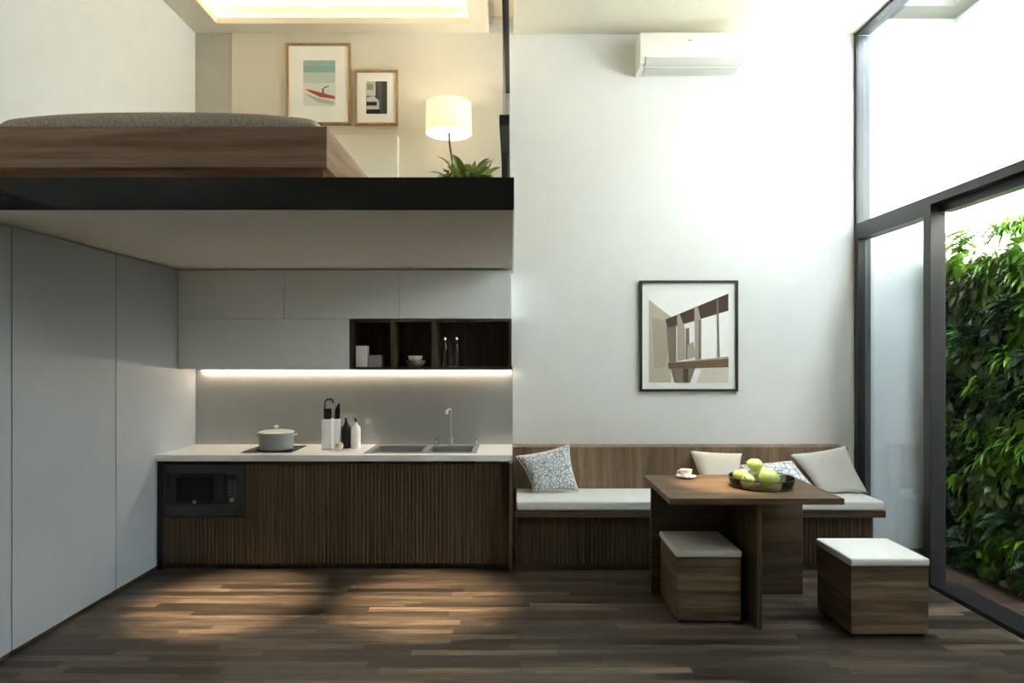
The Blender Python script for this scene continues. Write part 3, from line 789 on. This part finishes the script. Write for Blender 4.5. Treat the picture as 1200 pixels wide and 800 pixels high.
framed('framed_picture', 'larger oak framed picture of a red boat above the loft bed', 336.5, 411.5, 52, 146.8, .018, M['gold'], art,
       [(222, 226, 220), (160, 188, 178), (142, 180, 172), (176, 74, 62), (92, 112, 104), (176, 192, 184), (196, 208, 198), (238, 224, 212)], 'oak framed pictures in the loft', 5.394)
art = [
 (rc(429.5, 454, 96, 134), 0), (rc(429.5, 440.5, 96, 113), 1), (rc(430.5, 438, 99, 106), 3),
 ([(430, 115), (438, 113), (445, 119), (445, 131), (430, 131)], 1),
 (rc(430, 442, 120, 124.5), 2), ([(442, 96), (448, 96), (447, 134), (445, 134), (444, 112)], 4), (rc(430, 446, 128.8, 134), 2),
]
framed('framed_picture', 'smaller oak framed black and white picture beside the boat picture', 416.8, 467, 83.5, 147.2, .016, M['gold'], art,
       [(70, 70, 68), (198, 196, 188), (26, 26, 26), (150, 148, 142), (92, 92, 90)], 'oak framed pictures in the loft', 5.394)

# ------------------------------------------------------------------ air conditioner
ax0, ax1, af = 1.04, 1.905, 5.20
t = thing('air_conditioner', 'white split air conditioner high on the living wall', 'air conditioner', ((ax0+ax1)/2, DB, 3.97))
prof = [(DB-.002, 3.968), (5.27, 3.968), (5.235, 3.972), (5.212, 3.985), (5.203, 4.01), (5.200, 4.06), (5.200, 4.225), (5.207, 4.236), (5.22, 4.24), (DB-.002, 4.24)]
obj('body', prism(B(), prof, ax0, ax1), M['plasticw'], t, smooth=True)
obj('louver', prism(B(), [(5.196, 4.028), (5.1985, 4.032), (5.208, 4.03), (5.216, 3.986), (5.235, 3.974), (5.233, 3.969), (5.206, 3.976), (5.197, 3.992)], ax0+.045, ax1-.045), M['plasticg'], t, smooth=True)
obj('outlet_flap', bx(ax0+.05, ax1-.05, 5.25, 5.38, 3.960, 3.969, bev=.003), M['plasticg'], t)
for s in (ax0+.04, ax1-.046):
    obj('louver_end', prism(B(), [(5.195, 4.034), (5.20, 4.036), (5.212, 3.974), (5.205, 3.972)], s, s+.006), M['greyceramic'], t)
lg = B(); lx, lz = X(808, af), Z(47.5, af)
for k, (a, h) in enumerate(((-.012, .004), (-.004, .010), (.004, .012), (.012, .007))):
    box(lg, lx+a-.003, lx+a+.003, af-.0015, af+.001, lz-.003, lz-.003+h)
obj('logo', lg, M['greyceramic'], t)

# ------------------------------------------------------------------ loft: bed, lamp, plant, railing
t = thing('bed', 'walnut platform bed with pale headboard on the loft', 'bed', (-1.8, 4.2, LZ1))
obj('platform', bx(XL+.012, -.928, 3.20, 5.29, 2.547, 2.752, bev=.003), M['bedw'], t)
obj('base', bx(XL+.03, -.962, 3.255, 5.25, LZ1+.002, 2.547), M['bedw'], t)
obj('headboard', bx(XL+.02, -.952, 5.295, 5.392, LZ1+.002, 3.437, bev=.004), M['headboard'], t)
mx0_, mx1_, my0_, my1_ = X(7, 3.34), X(376, 3.34), 3.27, 5.27
bm = B(); NU, NV = 60, 48; g = {}
for i in range(NU+1):
    for j in range(NV+1):
        u, v = 2*i/NU-1, 2*j/NV-1
        u = math.copysign(1-(1-abs(u))**1.6, u); v = math.copysign(1-(1-abs(v))**1.6, v)
        H = .088+.046*(1-abs(u)**2.8)
        z = H*max(0, 1-abs(u)**40)**.4*max(0, 1-abs(v)**22)**.4
        g[i, j] = bm.verts.new(((mx0_+mx1_)/2+u*(mx1_-mx0_)/2, (my0_+my1_)/2+v*(my1_-my0_)/2, 2.753+z))
for i in range(NU):
    for j in range(NV): bm.faces.new((g[i, j], g[i+1, j], g[i+1, j+1], g[i, j+1]))
bm.faces.new([g[i, 0] for i in range(NU+1)][::-1] + [g[0, j] for j in range(1, NV+1)] + [g[i, NV] for i in range(1, NU+1)] + [g[NU, j] for j in range(NV-1, 0, -1)])
tag(obj('mattress', bm, M['duvet'], origin=(-1.8, 4.2, 2.753), smooth='all'), 'thick taupe mattress lying on the walnut bed', 'mattress')

lc = (X(526, 5.0), 5.0)
t = thing('floor_lamp', 'glowing lamp with white drum shade standing in the loft', 'lamp', (lc[0], lc[1], LZ1))
obj('base', lathe(B(), [(.12, .001), (.12, .012), (.1, .02), (.02, .03), (0, .03)], (lc[0], lc[1], LZ1), 36), M['rail'], t, smooth=True)
obj('stem', tube(B(), [(lc[0], lc[1], LZ1+.028), (lc[0]+.03, lc[1], LZ1+.25), (lc[0]+.034, lc[1], LZ1+.5), (lc[0]+.028, lc[1], LZ1+.66), (lc[0]+.006, lc[1], LZ1+.8), (lc[0], lc[1], LZ1+.93)], .0075, 10), M['rail'], t, smooth=True)
sb, st = 3.345, 3.575
o = obj('shade', lathe(B(), [(.18, sb), (.174, st), (.171, st), (.177, sb), (.18, sb)], (lc[0], lc[1], 0), 48), M['shade'], t, smooth=True)
rg = B(); tube(rg, [(lc[0]-.172, lc[1], sb+.06), (lc[0]+.172, lc[1], sb+.06)], .003, 6); tube(rg, [(lc[0], lc[1]-.172, sb+.06), (lc[0], lc[1]+.172, sb+.06)], .003, 6)
obj('shade_ring', rg, M['rail'], o)
obj('bulb', lathe(B(), [(.012, 3.39), (.014, 3.41), (.03, 3.44), (.033, 3.46), (.024, 3.485), (0, 3.494)], (lc[0], lc[1], 0), 24), emit_mat('warm bulb', (255, 214, 160), 12), t, smooth=True)

def blade_leaf(bm, base, d, L, W, droop=.5, fold=.25, n=6):
    """pointed leaf starting at base along d, bending down"""
    d = d.normalized(); side = d.cross(Vector((0, 0, 1)))
    if side.length < 1e-3: side = Vector((1, 0, 0))
    side.normalize(); rows = []; p = base.copy(); cur = d.copy()
    for k in range(n+1):
        f = k/n; w = W*math.sin(PI*min(1, f*.93+.07))**.8
        up = side.cross(cur).normalized()
        rows.append((bm.verts.new(p-side*w+up*w*fold), bm.verts.new(p), bm.verts.new(p+side*w+up*w*fold)))
        p = p+cur*(L/n); cur = (cur+Vector((0, 0, -droop/n))).normalized()
    for a, b in zip(rows, rows[1:]):
        bm.faces.new((a[0], a[1], b[1], b[0])); bm.faces.new((a[1], a[2], b[2], b[1]))

pc_ = Vector((X(549, 3.75), 3.75, LZ1+.002))
t = thing('potted_plant', 'leafy green potted plant at the open end of the loft', 'plant', pc_)
obj('pot', lathe(B(), [(.085, 0), (.09, .005), (.112, .13), (.116, .14), (.105, .14), (.1, .12), (0, .12)], pc_, 32), M['pot2'], t, smooth=True)
bm = B(); rnd = random.Random(4)
for k in range(120):
    a = rnd.uniform(0, 2*PI); e = rnd.uniform(.25, 1.45); r0 = rnd.uniform(0, .09)
    base = pc_+Vector((math.cos(a)*r0*1.2, math.sin(a)*r0, .12))
    d = Vector((math.cos(a)*math.cos(e), math.sin(a)*math.cos(e), math.sin(e)+.35))
    blade_leaf(bm, base, d, rnd.uniform(.10, .23), rnd.uniform(.016, .028), rnd.uniform(1.0, 3.2))
for v in bm.verts: v.co.x = min(v.co.x, -.07)
obj('foliage', bm, M['leafP'], t, smooth='all')

xr = -.044
t = thing('loft_railing', 'dark metal and glass railing along the open side of the loft', 'railing', (xr, 4.2, LZ1))
obj('top_rail', bx(xr-.021, xr+.022, DL+.02, DB-.03, Z(111, DB), Z(111, DB)+.035, bev=.002), M['rail'], t)
obj('bottom_rail', bx(xr-.019, xr+.03, DL+.005, DB-.03, Z(146.5, 3.075), Z(146.5, 3.075)+.05, bev=.002), M['frame'], t)
obj('wall_post', bx(xr-.021, xr+.022, DB-.03, DB-.001, LZ1, Z(111, DB)+.035, bev=.002), M['railgrey'], t)
for yy in (3.5, 4.4, 5.2):
    obj('foot', bx(xr-.015, xr+.02, yy, yy+.05, LZ1, Z(146.5, 3.075), bev=.002), M['rail'], t)
obj('glass_panel', bx(xr-.003, xr+.005, DL+.03, DB-.03, Z(146.5, 3.075)+.05, Z(111, DB)), M['glass'], t)

# ------------------------------------------------------------------ green wall in the court
gw = thing('green_wall', 'tall planted green wall covering the court wall outside the window', 'green wall', (3.7, 4.0, -.02))
obj('felt_panel', bx(3.60, 3.748, 1.8, 5.415, .03, 2.34), M['soil'], gw)
def broad_leaf(bm, base, d, L, W, droop, roll=0.0):
    d = d.normalized(); side = d.cross(Vector((-1, -.25, .35)))
    if side.length < 1e-3: side = Vector((0, 1, 0))
    side.normalize(); side = Matrix.Rotation(roll, 3, d) @ side
    prof = [(.0, .06), (.16, .62), (.36, 1.0), (.6, .9), (.82, .5), (1.0, .02)]; rows = []; p = base.copy(); cur = d.copy(); last = 0
    for f, w in prof:
        p = p+cur*(L*(f-last)); last = f; up = side.cross(cur).normalized(); ww = W*w
        rows.append((bm.verts.new(p-side*ww+up*ww*.22), bm.verts.new(p), bm.verts.new(p+side*ww+up*ww*.22)))
        cur = (cur+Vector((0, 0, -droop*.2))).normalized()
    for a, b in zip(rows, rows[1:]):
        bm.faces.new((a[0], a[1], b[1], b[0])); bm.faces.new((a[1], a[2], b[2], b[1]))
def plant_clump(bm, c, kind, rnd, dens=1.0):
    if kind == 'broad':
        for k in range(int(rnd.randint(44, 56)*dens)):
            a = rnd.uniform(0, 2*PI); s = rnd.uniform(.1, 1.0)**.7
            off = Vector((-rnd.uniform(0, .11), math.cos(a)*.15*s, math.sin(a)*.14*s))
            d = Vector((-rnd.uniform(.1, .55), math.cos(a)*s, math.sin(a)*s*.8-.12))
            L = rnd.uniform(.06, .115); broad_leaf(bm, c+off*.8, d, L, L*rnd.uniform(.28, .40), rnd.uniform(.8, 3.0), rnd.uniform(-.7, .7))
    elif kind == 'strap':
        for k in range(int(rnd.randint(48, 62)*dens)):
            a = rnd.uniform(0, 2*PI); s = rnd.uniform(.2, 1.0)
            d = Vector((-rnd.uniform(.45, 1.0), math.cos(a)*s*1.2, math.sin(a)*s*.9+.4))
            blade_leaf(bm, c+Vector((0, rnd.uniform(-.05, .05), rnd.uniform(-.05, .05))), d, rnd.uniform(.14, .25), rnd.uniform(.009, .016), rnd.uniform(1.2, 2.8), .3, 6)
    else:                                    # fern: fronds with small leaflets
        for k in range(rnd.randint(12, 15)):
            a = rnd.uniform(0, 2*PI); s = rnd.uniform(.2, 1.0)
            d = Vector((-rnd.uniform(.5, 1.0), math.cos(a)*s, math.sin(a)*s*.8+.45)).normalized()
            p = c.copy(); L = rnd.uniform(.2, .3); n = 11
            for j in range(n):
                q = d.cross(Vector((0, 0, 1)))
                q = q.normalized() if q.length > 1e-3 else Vector((0, 1, 0))
                w = L*.30*math.sin(PI*(j+1.2)/(n+1.5))
                for sg in (-1, 1): blade_leaf(bm, p, q*sg+d*.5, w, w*.18, .4, .1, 3)
                p = p+d*(L/n); d = (d+Vector((0, 0, -.16))).normalized()
rnd = random.Random(21)
spots = []
for i in range(14):
    for j in range(7):
        spots.append((5.34-j*.205-(.10 if i % 2 else 0)+rnd.uniform(-.03, .03), .08+i*.186+rnd.uniform(-.03, .03)))
KN = {'broad': 'broadleaf_plant', 'strap': 'spider_plant', 'fern': 'fern'}
for y, z in spots:
    kind = rnd.choices(['broad', 'strap', 'fern'], [.72, .20, .08])[0]
    if z > 2.1: kind = rnd.choices(['broad', 'strap', 'fern'], [.35, .50, .15])[0]
    bm = B(); c = Vector((3.58-rnd.uniform(0, .05), y, z)); plant_clump(bm, c, kind, rnd)
    for v in bm.verts:
        if v.co.y > 5.41: v.co.y = 5.41
        v.co.x = max(v.co.x, 3.52-(5.42-v.co.y)*.5)
        if v.co.z < -.015: v.co.z = -.015
    mt = M['leafB'] if (kind == 'strap' or z > 2.2) else (M['leafC'] if kind == 'fern' else rnd.choice([M['leafA'], M['leafA'], M['leafA'], M['leafC'], M['leafB']]))  # top plants take the brighter leaf, sunlight put into their colour
    obj(KN[kind], bm, mt, gw, origin=c, smooth='all')
bm = B()
y = 3.82
while y > 2.0:
    for i in range(14):
        plant_clump(bm, Vector((3.57, y+rnd.uniform(-.05, .05), .08+i*.186+rnd.uniform(-.04, .04))), 'broad', rnd, .8)
    y -= .21
for v in bm.verts:
    if v.co.z < -.015: v.co.z = -.015
st_ = obj('foliage', bm, M['leafA'], gw, smooth='all'); st_['kind'] = 'stuff'

# ------------------------------------------------------------------ light
def lamp(name, kind, loc, energy, color, rot=(0, 0, 0), **kw):
    d = bpy.data.lights.new(name, kind); d.energy = energy; d.color = color
    for k, v in kw.items(): setattr(d, k, v)
    o = bpy.data.objects.new(name, d); COL.objects.link(o); o.location = loc; o.rotation_euler = rot
    return o
WARM = (1.0, .78, .52)
s = lamp('sun', 'SUN', (3.3, 0, 9), 160, (1, .985, .95), angle=math.radians(1.5))
s.rotation_euler = Vector((.228, .2, -.93)).to_track_quat('-Z', 'Y').to_euler()
for xx in (-1.87, -.57):
    lamp('downlight', 'SPOT', (xx, 4.2, 2.29), 950, WARM, spot_size=math.radians(34), spot_blend=1.0, shadow_soft_size=.03)
lamp('table_downlight', 'SPOT', (1.38, 4.15, 4.31), 2100, WARM, spot_size=math.radians(13), spot_blend=1.0, shadow_soft_size=.03)
lamp('lamp_bulb', 'POINT', (lc[0], lc[1], 3.46), 105, (1, .88, .68), shadow_soft_size=.035)

w = bpy.data.worlds.new('daylight'); SC.world = w; w.use_nodes = True
bg = w.node_tree.nodes['Background']; bg.inputs[0].default_value = (.78, .89, 1.0, 1); bg.inputs[1].default_value = 45.0

# ------------------------------------------------------------------ camera
cd = bpy.data.cameras.new('camera'); cam = bpy.data.objects.new('camera', cd); COL.objects.link(cam)
cam.location = (0, 0, EYE); cam.rotation_euler = (PI/2, 0, 0)
cd.sensor_width = 36; cd.lens = F/1200*36; cd.shift_x = -.5/1200; cd.shift_y = 18/1200
cd.clip_start = .05
SC.camera = cam

vs = SC.view_settings
SC.display_settings.display_device = 'sRGB'
vs.view_transform = 'Standard'; vs.look = 'None'; vs.gamma = 1; vs.exposure = 0.0; vs.use_curve_mapping = False
cy = SC.cycles
cy.max_bounces = 14; cy.diffuse_bounces = 10; cy.glossy_bounces = 5; cy.transparent_max_bounces = 16; cy.transmission_bounces = 8
cy.use_denoising = True; cy.caustics_reflective = False; cy.caustics_refractive = False; cy.sample_clamp_indirect = 120
